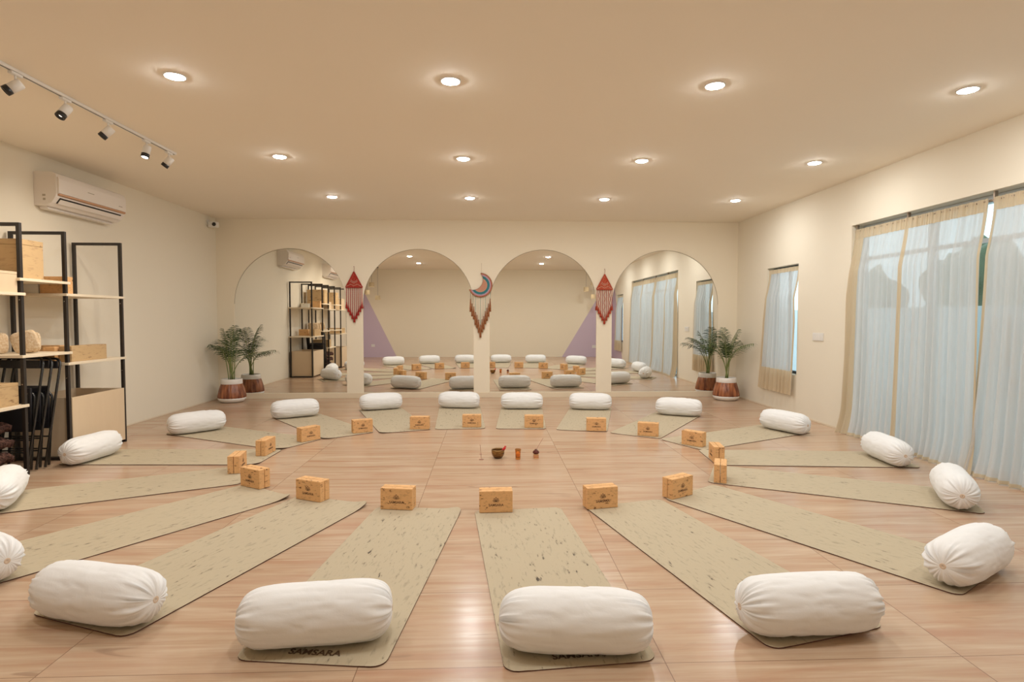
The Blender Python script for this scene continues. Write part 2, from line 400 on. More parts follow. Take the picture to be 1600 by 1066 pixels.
# ------------------------------------------------------------------ openings, glazing, outside
def bar_frame(bm, x, y0, y1, z0, z1, w, d=0.05):
    box(bm, (x, y0, z0), (x+d, y0+w, z1)); box(bm, (x, y1-w, z0), (x+d, y1, z1))
    box(bm, (x, y0+w, z1-w), (x+d, y1-w, z1)); box(bm, (x, y0+w, z0), (x+d, y1-w, z0+w))
def window(n, w):
    t = thing(f'window_{n}', None, None, (0, 0, 0)); t['kind'] = 'structure'
    b = NB(); bar_frame(b, XR+0.10, w[0]+0.002, w[1]-0.002, w[2]+0.002, w[3]-0.002, 0.035, 0.05)
    box(b, (XR+0.11, (w[0]+w[1])/2-0.015, w[2]+0.04), (XR+0.14, (w[0]+w[1])/2+0.015, w[3]-0.04)); obj('window_frame', b, M['frame_dark'], t)
    b = NB(); box(b, (XR+0.122, w[0]+0.038, w[2]+0.038), (XR+0.128, w[1]-0.038, w[3]-0.038)); obj('pane', b, M['glass'], t)
window(1, WIN1); window(2, WIN2)
ds = [DOOR[0], 3.42, 4.47, 5.52, DOOR[1]]
for i, (a, c) in enumerate(zip(ds, ds[1:])):
    t = thing(f'door_{i+1}', None, None, (0, 0, 0)); t['kind'] = 'structure'
    b = NB(); bar_frame(b, XR+0.14, a+0.003, c-0.003, 0.004, DOOR[3]-0.004, 0.045, 0.04); box(b, (XR+0.145, a+0.05, 2.02), (XR+0.175, c-0.05, 2.06)); obj('door_frame', b, M['frame_white'], t)
    b = NB(); box(b, (XR+0.157, a+0.05, 0.05), (XR+0.163, c-0.05, 2.02)); box(b, (XR+0.157, a+0.05, 2.062), (XR+0.163, c-0.05, DOOR[3]-0.05)); obj('pane', b, M['glass'], t)
    if i in (1, 2):
        hy = c-0.13 if i == 1 else a+0.13
        b = NB(); tube(b, [(XR+0.10, hy, 0.95), (XR+0.10, hy, 1.38)], 0.014, 10)
        for z in (1.0, 1.33): tube(b, [(XR+0.10, hy, z), (XR+0.14, hy, z)], 0.008, 8)
        obj('handle', b, M['steel_handle'], t)
        b = NB(); lathe(b, [(0.001, 0), (0.035, 0), (0.04, 0.02), (0.035, 0.045), (0.001, 0.045)], 14, (XR+0.11, hy+(0.04 if i == 1 else -0.04), 0.80)); obj('lock', b, M['steel_handle'], t, True)
b = NB(); box(b, (XR+T, -6, -0.16), (XR+9, 16, -0.05)); struct('ground_outside', b, M['paving'])
b = NB(); box(b, (XR+3.6, -6, -0.05), (XR+3.8, 16, 1.55)); tag(obj('garden_wall', b, M['garden_wall']), 'pale low garden wall outside behind the sheer curtains', 'wall')
b = NB(); box(b, (XR+T, -1, H), (XR+2.9, 12, H+0.12)); struct('sky_dimming_roof', b, M['garden_wall'])  # unseen roof, extended outward to dim the sky behind the upper curtains
# vague shrubs beyond the garden wall
for k, (yy, hh) in enumerate(((0.6, 2.3), (4.0, 2.9), (7.4, 2.4), (10.9, 3.0), (14.2, 2.6))):
    b = NB(); bmesh.ops.create_icosphere(b, subdivisions=4, radius=1.0)
    for v in b.verts:
        n = noise.noise(v.co*2.2 + Vector((k*5, 0, 0)))*0.35 + noise.noise(v.co*7)*0.16; v.co *= (1+n); v.co = Vector((v.co.x*0.8, v.co.y*1.1, v.co.z*hh/2+hh/2-0.1))
    o = obj('garden_shrub', b, M['leaf'], None, True); o.location = (XR+5.4, yy, -0.05)
    tag(o, 'garden shrub outside beyond the pale wall, ' + ['nearest the camera end', 'behind the door handles', 'behind the middle curtain', 'toward the small window', 'farthest along the wall'][k], 'shrub', 'shrubs beyond the garden wall')

# ------------------------------------------------------------------ curtains
def fold(y, z, k, ph, ztop, amp0, amp1):
    t = (ztop-z)/ztop; a = amp0 + (amp1-amp0)*min(1, t*1.1)
    w = noise.noise(Vector((y*3.1, z*0.5, ph)))*1.6
    return a*(math.sin(2*PI*y*k+ph+w*1.5) + 0.45*math.sin(2*PI*y*k*2.3+ph*2+w*2))
def sheet(bm, y0, y1, z0, z1, xf, yf, ny, nz, off=0.0, mi=0):
    g = []
    for i in range(nz+1):
        z = z0 + (z1-z0)*i/nz
        g.append([bm.verts.new((xf(y0+(y1-y0)*j/ny, z)+off, yf(y0+(y1-y0)*j/ny, z), z)) for j in range(ny+1)])
    for i in range(nz):
        for j in range(ny):
            f = bm.faces.new((g[i][j], g[i][j+1], g[i+1][j+1], g[i+1][j])); f.material_index = mi
def curtain(label, y0, y1, ztop, zbot, ph, flare0, flare1, edge0, edge1, k=11, hem=0.03, head=0.10, pool=0.055, group=None, xtop=XR+0.035, ov=(0, 0)):
    t = thing('sheer_curtain', label, 'curtain', (0, 0, 0), 0, group)
    def xf(y, z):
        d = max(0.0, (ztop-z)/ztop)
        base = xtop - 0.062*min(1, d*5)**1.5 - 0.025*d*d
        low = max(0.0, 1-(z-zbot)/0.35)**2.0
        f = fold(y, z, k, ph, ztop, 0.006, 0.024)
        base -= pool*low*(0.55+0.45*math.sin(y*5+ph))
        return min(base + f, XR-0.012 + 0.10*max(0.0, min(1.0, (z-(ztop-0.45))/0.35)))
    def yf(y, z):
        s = (y-y0)/(y1-y0); d = ((ztop-z)/ztop)
        low = max(0.0, min(1.0, (ztop-0.46-z)/0.3))
        return y + d*d*(flare0*(1-s)**3*-1 + flare1*s**3) + low*(ov[1]*s**6 - ov[0]*(1-s)**6)
    nz = 46; ny = int((y1-y0)*130)
    b = NB(); sheet(b, y0, y1, zbot, ztop, xf, yf, ny, nz); obj('voile_panel', b, M['sheer'], t, True, False)
    b = NB(); sheet(b, y0, y1, ztop-head, ztop+0.012, lambda y, z: xf(y, z)+0.004*math.sin(y*260), yf, ny*2, 4, -0.005); obj('gathered_heading', b, M['sheer_beige'], t, True, False)
    b = NB(); sheet(b, y0, y1, zbot-0.001, zbot+hem, xf, yf, ny, 6, -0.004); obj('hem', b, M['sheer_beige'], t, True, False)
    for (ya, yb) in (([(y0, y0+edge0)] if edge0 else []) + ([(y1-edge1, y1)] if edge1 else [])):
        b = NB(); sheet(b, ya, yb, zbot+hem+0.001, ztop-head-0.001, xf, yf, max(6, int((yb-ya)*130)), nz, -0.004); obj('side_border', b, M['sheer_beige'], t, True, False)
    return t
GC = 'sheer curtains over the glass doors'
ZC = 2.365
curtain('sheer white curtain panel nearest the mirror wall, with wide beige edge', 5.70, 6.555, ZC, 0.006, 0.3, 0.0, 0.03, 0.035, 0.17, group=GC, ov=(0, 0.05))
curtain('wide sheer white curtain panel in the middle of the glass doors', 4.76, 5.705, ZC, 0.006, 1.7, 0.07, -0.01, 0.05, 0.025, group=GC)
curtain('sheer white curtain panel hanging over the door handles at right frame edge', 3.52, 4.715, ZC, 0.006, 2.9, 0.0, 0.10, 0.03, 0.05, group=GC)
curtain('sheer white curtain panel farthest from the mirrors, seen in the rightmost mirror', 2.385, 3.50, ZC, 0.006, 4.4, 0.02, 0.0, 0.08, 0.04, group=GC)
b = NB(); tube(b, [(XR+0.045, DOOR[0]+0.01, ZC-0.01), (XR+0.045, DOOR[1]-0.01, ZC-0.01)], 0.011, 10)
t = thing('curtain_rod', 'long metal curtain rod under the lintel above the glass doors', 'curtain rod', (0, 0, 0)); obj('rod', b, M['rod'], t, True)
for y in (2.45, 3.53, 4.71, 5.71, 6.52):
    b = NB(); box(b, (XR+0.03, y-0.008, ZC-0.03), (XR+0.06, y+0.008, DOOR[3]), 0.002); obj('bracket', b, M['rod'], t)
curtain('short sheer curtain with beige bottom band over the small window', 7.71, 8.57, 2.06, 0.28, 0.9, -0.06, 0.16, 0.03, 0.07, k=9, hem=0.33, head=0.05, pool=0.0, xtop=XR+0.03, ov=(0.035, 0.03))
curtain('short sheer curtain near the camera end, seen only in the rightmost mirror', 0.46, 1.26, 2.06, 0.28, 2.2, 0.05, 0.05, 0.03, 0.05, k=9, hem=0.33, head=0.05, pool=0.0, xtop=XR+0.03)

# ------------------------------------------------------------------ yoga mats, blocks, bolsters
MATS = [(0.199,3.967,-84.9),(-0.497,4.019,-96.7),(-1.152,4.227,-111.3),(-1.722,4.479,-126.7),(-2.14,4.937,-154.1),(-2.12,5.562,177.8),
 (-1.996,6.115,152.1),(-1.588,6.535,127.8),(-0.986,6.755,110.2),(-0.354,6.886,93.1),(0.381,6.863,86.5),(1.095,6.725,76.2),
 (1.652,6.424,55.4),(2.032,5.954,27.4),(2.105,5.405,-4.9),(1.924,4.835,-26.5),(1.556,4.332,-57.4),(0.975,4.07,-75.2)]
BOLS = [(0.348,2.263,-0.072),(-0.72,2.358,0.109),(-1.751,2.577,-0.262),(-2.718,3.039,-0.37),(-3.53,4.23,-1.066),(-3.767,5.518,4.616),
 (-3.432,6.801,3.911),(-2.62,7.768,3.669),(-1.589,8.387,3.539),(-0.453,8.501,2.996),(0.479,8.379,3.11),(1.481,8.289,3.011),
 (2.61,7.74,2.683),(3.506,6.607,1.979),(3.741,5.195,1.436),(3.421,4.028,1.024),(2.513,2.844,0.513),(1.374,2.361,0.055)]
# offset of the block's yaw from the mat's end edge, along, lateral
BLK = [(-3.3,.06,-.16),(-1.8,.06,-.15),(-3.8,.09,-.16),(5.6,.05,-.18),(-8,.06,-.16),(-1,.05,-.13),(-13,.03,-.16),(-13.5,.05,-.18),(-22.2,.05,-.17),
 (-5.1,.08,-.14),(1.7,.06,-.16),(8,.0,-.18),(14,.04,-.15),(17.6,.05,-.11),(14,.04,-.15),(4,.06,-.16),(-1.5,.07,-.17),(-3,.07,-.20)]
SLOT = ['in the front, just right of centre', 'in the front, just left of centre', 'at front left, second left of centre',
 'running off the left frame edge, lowest one', 'on the left, ending just below the shelf', 'on the left, directly beside the shelf foot',
 'at back left, nearest the bare left wall', 'at back left, before the leftmost mirror', 'in the back row, under the second mirror from left',
 'in the back row, just left of centre', 'in the back row, just right of centre', 'in the back row, below the right red hanging',
 'at back right, before the rightmost mirror', 'on the right, below the small window', 'on the right, by the far curtain corner',
 'on the right, second nearest the curtain', 'at front right, nearest the right frame edge', 'at front right, second right of centre']
OVR = {4: (-2.219, 5.069, 98.0), 15: (1.923, 4.635, 67.0), 14: (2.147, 5.273, 80.0)}
MW, ML, MT = 0.61, 1.83, 0.0045
CURL = {1: 0.022, 2: 0.03, 3: 0.03, 5: 0.012, 6: 0.02, 7: 0.012, 8: 0.01}
def mat_mesh(i):
    b = NB(); r = 0.055
    ts = [0, .004, .012, .024, .038, .055] + [0.055 + (ML-0.11)*k/26 for k in range(1, 26)] + [ML-x for x in (.055, .038, .024, .012, .004, 0)]
    ss = [-1, -.9, -.75, -.5, -.25, 0, .25, .5, .75, .9, 1]; top, bot = [], []
    for t in ts:
        e = min(t, ML-t); ins = (r - math.sqrt(max(0, r*r-(r-e)**2))) if e < r else 0
        hw = MW/2 - ins; ra, rb = [], []
        for s in ss:
            x = s*hw; z = 0.0
            cu = CURL.get(i, 0.0)
            d = (t*0.9 + (MW/2+x)*1.0)
            if cu and d < 0.17: z = cu*(1-d/0.17)**2
            z += 0.0012*(1+noise.noise(Vector((x*5, t*3, i*3.3))))*(1 if abs(s) > 0.8 else 0.2)
            ra.append(b.verts.new((x, t, MT+z+0.0004*(i % 3)))); rb.append(b.verts.new((x, t, 0.0004+z)))
        top.append(ra); bot.append(rb)
    n = len(ts); m = len(ss)
    for a in range(n-1):
        for c in range(m-1):
            b.faces.new((top[a][c], top[a][c+1], top[a+1][c+1], top[a+1][c])).material_index = 0
            b.faces.new((bot[a][c], bot[a+1][c], bot[a+1][c+1], bot[a][c+1])).material_index = 1
        for c in (0, m-1): b.faces.new((top[a][c], top[a+1][c], bot[a+1][c], bot[a][c])).material_index = 1
    for a in (0, n-1):
        for c in range(m-1): b.faces.new((top[a][c], top[a][c+1], bot[a][c+1], bot[a][c])).material_index = 1
    return b
def text_mesh(body, size, depth=0.0004, bold=0.0):
    cu = bpy.data.curves.new('lettering', 'FONT'); cu.body = body; cu.size = size; cu.align_x = 'CENTER'; cu.align_y = 'CENTER'
    cu.extrude = depth; cu.offset = bold; cu.resolution_u = 3
    o = bpy.data.objects.new('lettering_tmp', cu); COL.objects.link(o); dg = bpy.context.evaluated_depsgraph_get()
    me = bpy.data.meshes.new_from_object(o.evaluated_get(dg)); bpy.data.objects.remove(o); bpy.data.curves.remove(cu); return me
txt_mat = text_mesh('SAMSARA', 0.050, 0.0003, 0.0012)
txt_mat.materials.clear(); txt_mat.materials.append(M['print'])
txt_blk = text_mesh('SAMSARA', 0.024, 0.0003, 0.0005)
def dup_obj(src_me, name, parent, loc, rot, mm=None):
    o = bpy.data.objects.new(name, src_me); link(o, parent); o.location = loc; o.rotation_euler = rot; return o
for i, (x, y, th) in enumerate(MATS):
    t = thing('yoga_mat', f'cork yoga mat {SLOT[i]}', 'yoga mat', (x, y, 0.0), R_(th)-PI/2, 'cork mats laid out in a ring')
    obj('cork_sheet', mat_mesh(i), [M['cork_mat'], M['mat_rubber']], t)
    o = dup_obj(txt_mat, 'printed_lettering', t, (0, ML-0.072, MT+0.0004*(i % 3)+0.0012), (0, 0, PI))
    o['label'] = 'dark printed word on the mat end'

# cork block with engraved emblem (one proto, then copies)
BW, BH, BT = 0.23, 0.15, 0.047
def block_emblem():
    b = NB()
    def petal(cx, cz, a, l, w):
        ps = []
        for k in range(11):
            t = k/10; ps.append((max(0.0, math.sin(PI*t))**0.8*w, t*l))
        out = ps + [(-p, q) for p, q in ps[::-1][1:-1]]
        inn = [(p*0.62, 0.08*l+q*0.8) for p, q in out]
        vo, vi = [], []
        for lst, vv in ((out, vo), (inn, vi)):
            for p, q in lst: vv.append(b.verts.new((cx+p*math.cos(a)+q*math.sin(a), 0, cz-p*math.sin(a)+q*math.cos(a))))
        for k in range(len(out)): b.faces.new((vo[k], vo[(k+1) % len(out)], vi[(k+1) % len(out)], vi[k]))
    petal(0, 0, 0, 0.036, 0.008)
    for s in (-1, 1): petal(0, 0, s*0.55, 0.031, 0.007); petal(0, 0, s*1.1, 0.027, 0.006)
    return b
eb = block_emblem()
ebm = bpy.data.meshes.new('emblem'); eb.to_mesh(ebm); eb.free(); ebm.materials.append(M['engrave'])
txt_blk.materials.clear(); txt_blk.materials.append(M['engrave'])
proto = thing('yoga_block', 'p', 'yoga block', (0, 0, 0), 0, 'cork blocks standing on the mat ends')
b = NB(); box(b, (-BW/2, -BT/2, 0), (BW/2, BT/2, BH), 0.004); obj('cork_body', b, M['cork_block'], proto)
o = dup_obj(ebm, 'lotus_emblem', proto, (0, -BT/2-0.0006, 0.074), (0, 0, 0)); o['label'] = 'dark engraved lotus emblem'
o = dup_obj(txt_blk, 'engraved_lettering', proto, (0, -BT/2-0.0004, 0.052), (PI/2, 0, 0)); o['label'] = 'dark engraved word'
regkids(proto); first = True
for i, (x, y, th) in enumerate(MATS):
    rot, al, la = BLK[i]; a = R_(th); d = Vector((math.cos(a), math.sin(a), 0)); n = Vector((-d.y, d.x, 0))
    near = d.y < -0.25 or i in (4, 15)
    e = a + PI/2 + R_(rot); ed = Vector((math.cos(e), math.sin(e), 0)); en = Vector((math.sin(e), -math.cos(e), 0))   # en: outward normal-ish
    if en.dot(d) < 0: en = -en
    if i in OVR:                                     # pairs measured by their centre and long-edge direction
        ox, oy, oe = OVR[i]; e = R_(oe); en = Vector((math.sin(e), -math.cos(e), 0)); en = -en if en.dot(d) < 0 else en
        near = True; mid_o = Vector((ox, oy, 0)) + en*(BT+0.002)
    mid = Vector((x, y, 0)) + d*al + n*la            # measured edge: the face nearest the camera
    if i in OVR: mid = mid_o
    for k in (0, 1):
        # measured edge was the outward face on near mats, the inward one on far mats
        c = mid + (en*(-BT/2 - k*(BT+0.004)) if near else en*(BT/2 + k*(BT+0.004)))
        outward = (k == 0) if near else (k == 1)
        if first: t = proto; first = False
        else: t = copy_tree(proto)
        f = en if outward else -en                   # emblem faces away from its partner
        t.location = (c.x, c.y, MT+0.0022); t.rotation_euler = (0, 0, math.atan2(f.y, f.x)+PI/2)
        t['label'] = f'{"outer" if outward else "inner"} cork block of the pair {SLOT[i]}'

def bolster_mesh(seed):
    Rr, Lb = 0.125, 0.62; b = NB(); seg = 96; rings = []
    cs = [0.0012, 0.004, 0.012, 0.03, 0.06, 0.10, 0.16, 0.24, 0.34, 0.45, 0.56, 0.67, 0.77, 0.86, 0.93, 0.975, 0.995]
    prof = []
    for c in cs: prof.append((-(1-c)**(1/5.0), Rr*c**(1/2.6)))
    mid = [(-0.28+0.07*k, Rr) for k in range(9)]
    prof = prof + mid + [(-s, r) for s, r in prof[::-1]]
    for j, (s, r) in enumerate(prof):
        rg = []; e = max(0, (abs(s)-0.52)/0.48)
        for k in range(seg):
            a = 2*PI*k/seg; v = Vector((s*1.4, math.cos(a)*1.3, math.sin(a)*1.3+seed*7))
            # gathered ridges run from the tied end up over the shoulder
            ph = noise.noise(Vector((math.cos(a)*2, math.sin(a)*2, seed*3+(1 if s > 0 else 0))))*5
            rid = math.sin(a*19+ph*2+e*1.5) + 0.5*math.sin(a*33+ph*3)
            reach = 0.5 + 0.9*abs(noise.noise(Vector((math.cos(a)*2.7, math.sin(a)*2.7, seed*9+s*0.1))))
            dr = 0.0078*rid*max(0, min(1, (abs(s)-1+0.46*reach)/0.3))*(0.3+0.7*min(1, r/0.06))
            dr += 0.0045*noise.noise(v*1.3) + 0.0022*noise.noise(Vector((s*2.5, math.cos(a)*4.5, math.sin(a)*4.5+seed)))
            cr = noise.noise(Vector((s*4.5+seed, math.cos(a)*1.7, math.sin(a)*1.7))); dr -= 0.0045*max(0, 1-abs(cr)*8)*(1-e*0.5)
            rr = max(0.002, r+dr); y, z = rr*math.cos(a), Rr*0.95+rr*math.sin(a)
            if z < 0.012: z = 0.012*math.exp((z-0.012)/0.03) if z < 0.012 else z
            bulge = 1+0.03*math.exp(-((z-0.03)/0.04)**2)
            rg.append(b.verts.new((s*Lb/2, y*bulge, z)))
        rings.append(rg)
    for i in range(len(rings)-1):
        for k in range(seg): b.faces.new((rings[i][k], rings[i][(k+1) % seg], rings[i+1][(k+1) % seg], rings[i+1][k]))
    # dimple at each end
    for rg, sg in ((rings[0], 1), (rings[-1], -1)):
        c = sum((v.co for v in rg), Vector())/seg; inner = [b.verts.new(c+(v.co-c)*0.75+Vector((sg*0.006, 0, 0))) for v in rg]
        for k in range(seg): b.faces.new((rg[k], rg[(k+1) % seg], inner[(k+1) % seg], inner[k]))
        b.faces.new(inner)
    return b
def end_lining(sg):
    b = NB(); prof = [(0.0165, 0.0), (0.0165, 0.004), (0.012, 0.006), (0.001, 0.003)]
    lathe(b, prof, 20)
    bmesh.ops.rotate(b, verts=b.verts, cent=(0, 0, 0), matrix=Matrix.Rotation(PI/2*sg, 3, 'Y')); bmesh.ops.translate(b, verts=b.verts, vec=(sg*0.305, 0, 0.119)); return b
bmes = []
for s in range(6):
    o = obj('cover', bolster_mesh(s), M['cotton'], None, True); bmes.append(o.data); bpy.data.objects.remove(o)
lm = []
for s in (1, -1):
    o = obj('lining', end_lining(s), M['cotton_inner'], None, True); lm.append(o.data); bpy.data.objects.remove(o)
for i, (x, y, r) in enumerate(BOLS):
    t = thing('bolster', f'white cotton bolster {SLOT[i]}', 'bolster', (x, y, MT+0.0015), r, 'white bolsters on the outer mat ends')
    dup_obj(bmes[(i*5+2) % 6], 'cover', t, (0, 0, 0), (0, 0, PI if i % 2 else 0))
    for q in (0, 1): dup_obj(lm[q], 'tied_end', t, (0, 0, 0), (0, 0, 0))

# ------------------------------------------------------------------ objects in the middle of the ring
t = thing('incense_stand', 'slender upright incense stick holder left of the bowl', 'incense holder', (-0.078, 5.40, 0))
b = NB(); lathe(b, [(0.001, 0.0), (0.022, 0.0), (0.022, 0.003), (0.004, 0.006), (0.003, 0.012), (0.001, 0.012)], 16); obj('base', b, M['stick'], t, True)
b = NB(); tube(b, [(0, 0, 0.008), (-0.012, 0, 0.145)], 0.0022, 6); obj('incense_stick', b, M['stick'], t)
b = NB(); lathe(b, [(0.001, 0.052), (0.014, 0.052), (0.014, 0.055), (0.001, 0.055)], 12, (-0.006, 0, 0)); obj('ash_disc', b, M['stick'], t)
t = thing('singing_bowl', 'bronze singing bowl on the floor in the ring centre', 'singing bowl', (0.082, 5.46, 0))
b = NB()
prof = [(0.001, 0.0), (0.030, 0.0), (0.044, 0.010), (0.056, 0.028), (0.062, 0.050), (0.063, 0.072), (0.061, 0.084), (0.057, 0.084), (0.058, 0.070), (0.055, 0.048), (0.046, 0.026), (0.03, 0.012), (0.001, 0.009)]
lathe(b, prof, 40); obj('bowl_body', b, M['bronze'], t, True)
t = thing('bowl_striker', 'red cloth wrapped striker resting in the singing bowl', 'striker', (0.082, 5.46, 0))
b = NB(); p0, p1 = Vector((0.012, -0.004, 0.030)), Vector((0.070, -0.012, 0.105))
tube(b, [p0, p0.lerp(p1, 0.5), p0.lerp(p1, 0.55), p0.lerp(p1, 0.95), p1], [0.008, 0.009, 0.013, 0.012, 0.006], 14); obj('wrapped_grip', b, M['red_cloth'], t, True)
b = NB(); tube(b, [p1-(p1-p0)*0.03, p1+Vector((-0.004, 0, 0.009)), p1+Vector((0.012, 0, 0.006))], [0.006, 0.008, 0.003], 8); obj('cloth_tuft', b, M['red_cloth'], t, True)
t = thing('candle_glass', 'small amber glass candle holder right of the bowl', 'candle holder', (0.272, 5.40, 0))
b = NB(); lathe(b, [(0.001, 0), (0.022, 0), (0.0235, 0.01), (0.024, 0.06), (0.029, 0.098), (0.0265, 0.098), (0.0215, 0.06), (0.020, 0.014), (0.001, 0.012)], 28, fn=lambda r, z, a: r*(1+0.03*math.cos(10*a))); obj('glass_cup', b, M['amber_glass'], t, True)
b = NB(); lathe(b, [(0.001, 0.0145), (0.018, 0.0145), (0.0195, 0.055), (0.001, 0.055)], 20); obj('wax', b, M['candle'], t, True)
t = thing('incense_pot', 'round dark pot on small wooden stand with leaning stick', 'incense pot', (0.447, 5.43, 0))
b = NB(); box(b, (-0.024, -0.024, 0), (0.024, 0.024, 0.042), 0.003); obj('wooden_stand', b, M['cork_block'], t)
b = NB(); box(b, (-0.0243, -0.0243, 0.014), (0.0243, 0.0243, 0.020)); box(b, (-0.0243, -0.0243, 0.029), (0.0243, 0.0243, 0.033)); obj('painted_band', b, M['bead_red'], t)
b = NB(); lathe(b, [(0.001, 0.042), (0.020, 0.043), (0.031, 0.053), (0.032, 0.062), (0.022, 0.076), (0.011, 0.080), (0.013, 0.087), (0.009, 0.087), (0.007, 0.078), (0.001, 0.070)], 28); obj('pot_body', b, mat('dark_red_glaze', (0.10, 0.018, 0.012), 0.2), t, True)
b = NB(); tube(b, [(0, 0, 0.079), (0.068, 0, 0.195)], 0.0017, 6); obj('incense_stick', b, M['stick'], t)

# ------------------------------------------------------------------ potted palms
def palm(label, x, y, seed, lean, nf=10):
    rnd = random.Random(seed); t = thing('potted_palm', label, 'potted plant', (x, y, 0), 0, 'potted palms at the ends of the mirror wall')
    pot = NB(); fl = lambda r, z, a: r*(1-0.035*abs(math.cos(12*a))**3)
    lathe(pot, [(0.190, 0.060), (0.212, 0.075), (0.212, 0.10), (0.196, 0.18), (0.172, 0.26), (0.156, 0.30)], 96, fn=fl)
    pp = obj('pot', pot, M['brown_glaze'], t, True)
    b = NB(); lathe(b, [(0.001, 0.0), (0.150, 0.0), (0.185, 0.018), (0.207, 0.050), (0.208, 0.070), (0.190, 0.074)], 48); obj('saucer_base', b, M['glaze_white'], pp, True)
    b = NB(); lathe(b, [(0.158, 0.293), (0.160, 0.30), (0.156, 0.365), (0.150, 0.372), (0.140, 0.365), (0.140, 0.30)], 48); obj('rim_band', b, M['glaze_white'], pp, True)
    b = NB(); lathe(b, [(0.141, 0.345), (0.08, 0.352), (0.001, 0.355)], 24); obj('soil', b, M['soil'], t, True)
    for i in range(nf):
        az = 2*PI*i/nf + rnd.uniform(-0.35, 0.35); inner = i % 3 == 0
        Ln = rnd.uniform(0.78, 0.98) if inner else rnd.uniform(0.62, 0.9); out = rnd.uniform(0.06, 0.16) if inner else rnd.uniform(0.24, 0.42)
        wx = (XR - x - 0.06) if x > 0 else (x - XL - 0.06); wy = YF - y - 0.05
        dx, dy = math.cos(az), math.sin(az)
        if (x > 0 and dx > 0) or (x < 0 and dx < 0): dx *= 0.75
        if dy > 0: dy *= 0.7
        base = Vector((rnd.uniform(-0.035, 0.035), rnd.uniform(-0.035, 0.035), 0.35)); pts = []
        for k in range(15):
            s = k/14; hz = 0.35 + Ln*(s - 0.33*max(0, s-0.45)**1.5*(1.2 if not inner else 0.6)) - (0.30 if not inner else 0.08)*max(0, s-0.6)**1.4
            rr = out*(0.25*s + 0.95*s**2.2)
            pts.append(Vector((base.x+dx*rr*1.2+lean*s*0.05, base.y+dy*rr*1.2, hz)))
        def clampp(p):
            q = Vector(p); lim = wx
            if x > 0: q.x = min(q.x, lim)
            else: q.x = max(q.x, -lim)
            q.y = min(q.y, wy); return q
        pts = [clampp(p) for p in pts]
        b = NB(); tube(b, pts, [0.007*(1-0.8*k/14)+0.001 for k in range(15)], 6); fr = obj('frond_stem', b, M['stem'], t, True)
        b = NB()
        for j in range(17):
            s = 0.42 + 0.58*j/16; fi = s*14; k = min(13, int(fi)); p = pts[k].lerp(pts[k+1], fi-k); d = (pts[k+1]-pts[k]).normalized()
            side = d.cross(Vector((0, 0, 1)))
            side = side.normalized() if side.length > 0.05 else Vector((-dy, dx, 0)).normalized()
            ll = 0.19*max(0.0, math.sin(PI*min(1, (s-0.36)/0.68)))**0.7 * rnd.uniform(0.8, 1.1) + 0.03
            for sg in (-1, 1):
                q0 = p; tw = rnd.uniform(-0.3, 0.2); dirv = (side*sg*0.8 + d*0.75 + Vector((0, 0, tw*0.5))).normalized()
                wv = d.cross(dirv).normalized().cross(dirv).normalized()*rnd.uniform(0.0058, 0.0078); last = None
                for q in range(5):
                    f = q/4; c = clampp(q0 + dirv*ll*f + Vector((0, 0, -0.5*ll*f*f))); w = wv*(max(0.0, math.sin(PI*(0.12+0.86*f)))**0.8)
                    cur = (b.verts.new(c-w), b.verts.new(c+w+Vector((0, 0, 0.001))))
                    if last: b.faces.new((last[0], last[1], cur[1], cur[0]))
                    last = cur
        obj('leaflets', b, M['leaf'] if rnd.random() < 0.7 else M['leaf_light'], fr, False, False)
    return t
palm('potted areca palm in the left corner by the leftmost mirror', -4.12, 9.27, 3, -0.6)
palm('potted areca palm in the right corner by the rightmost mirror', 3.905, 9.24, 11, 0.4)

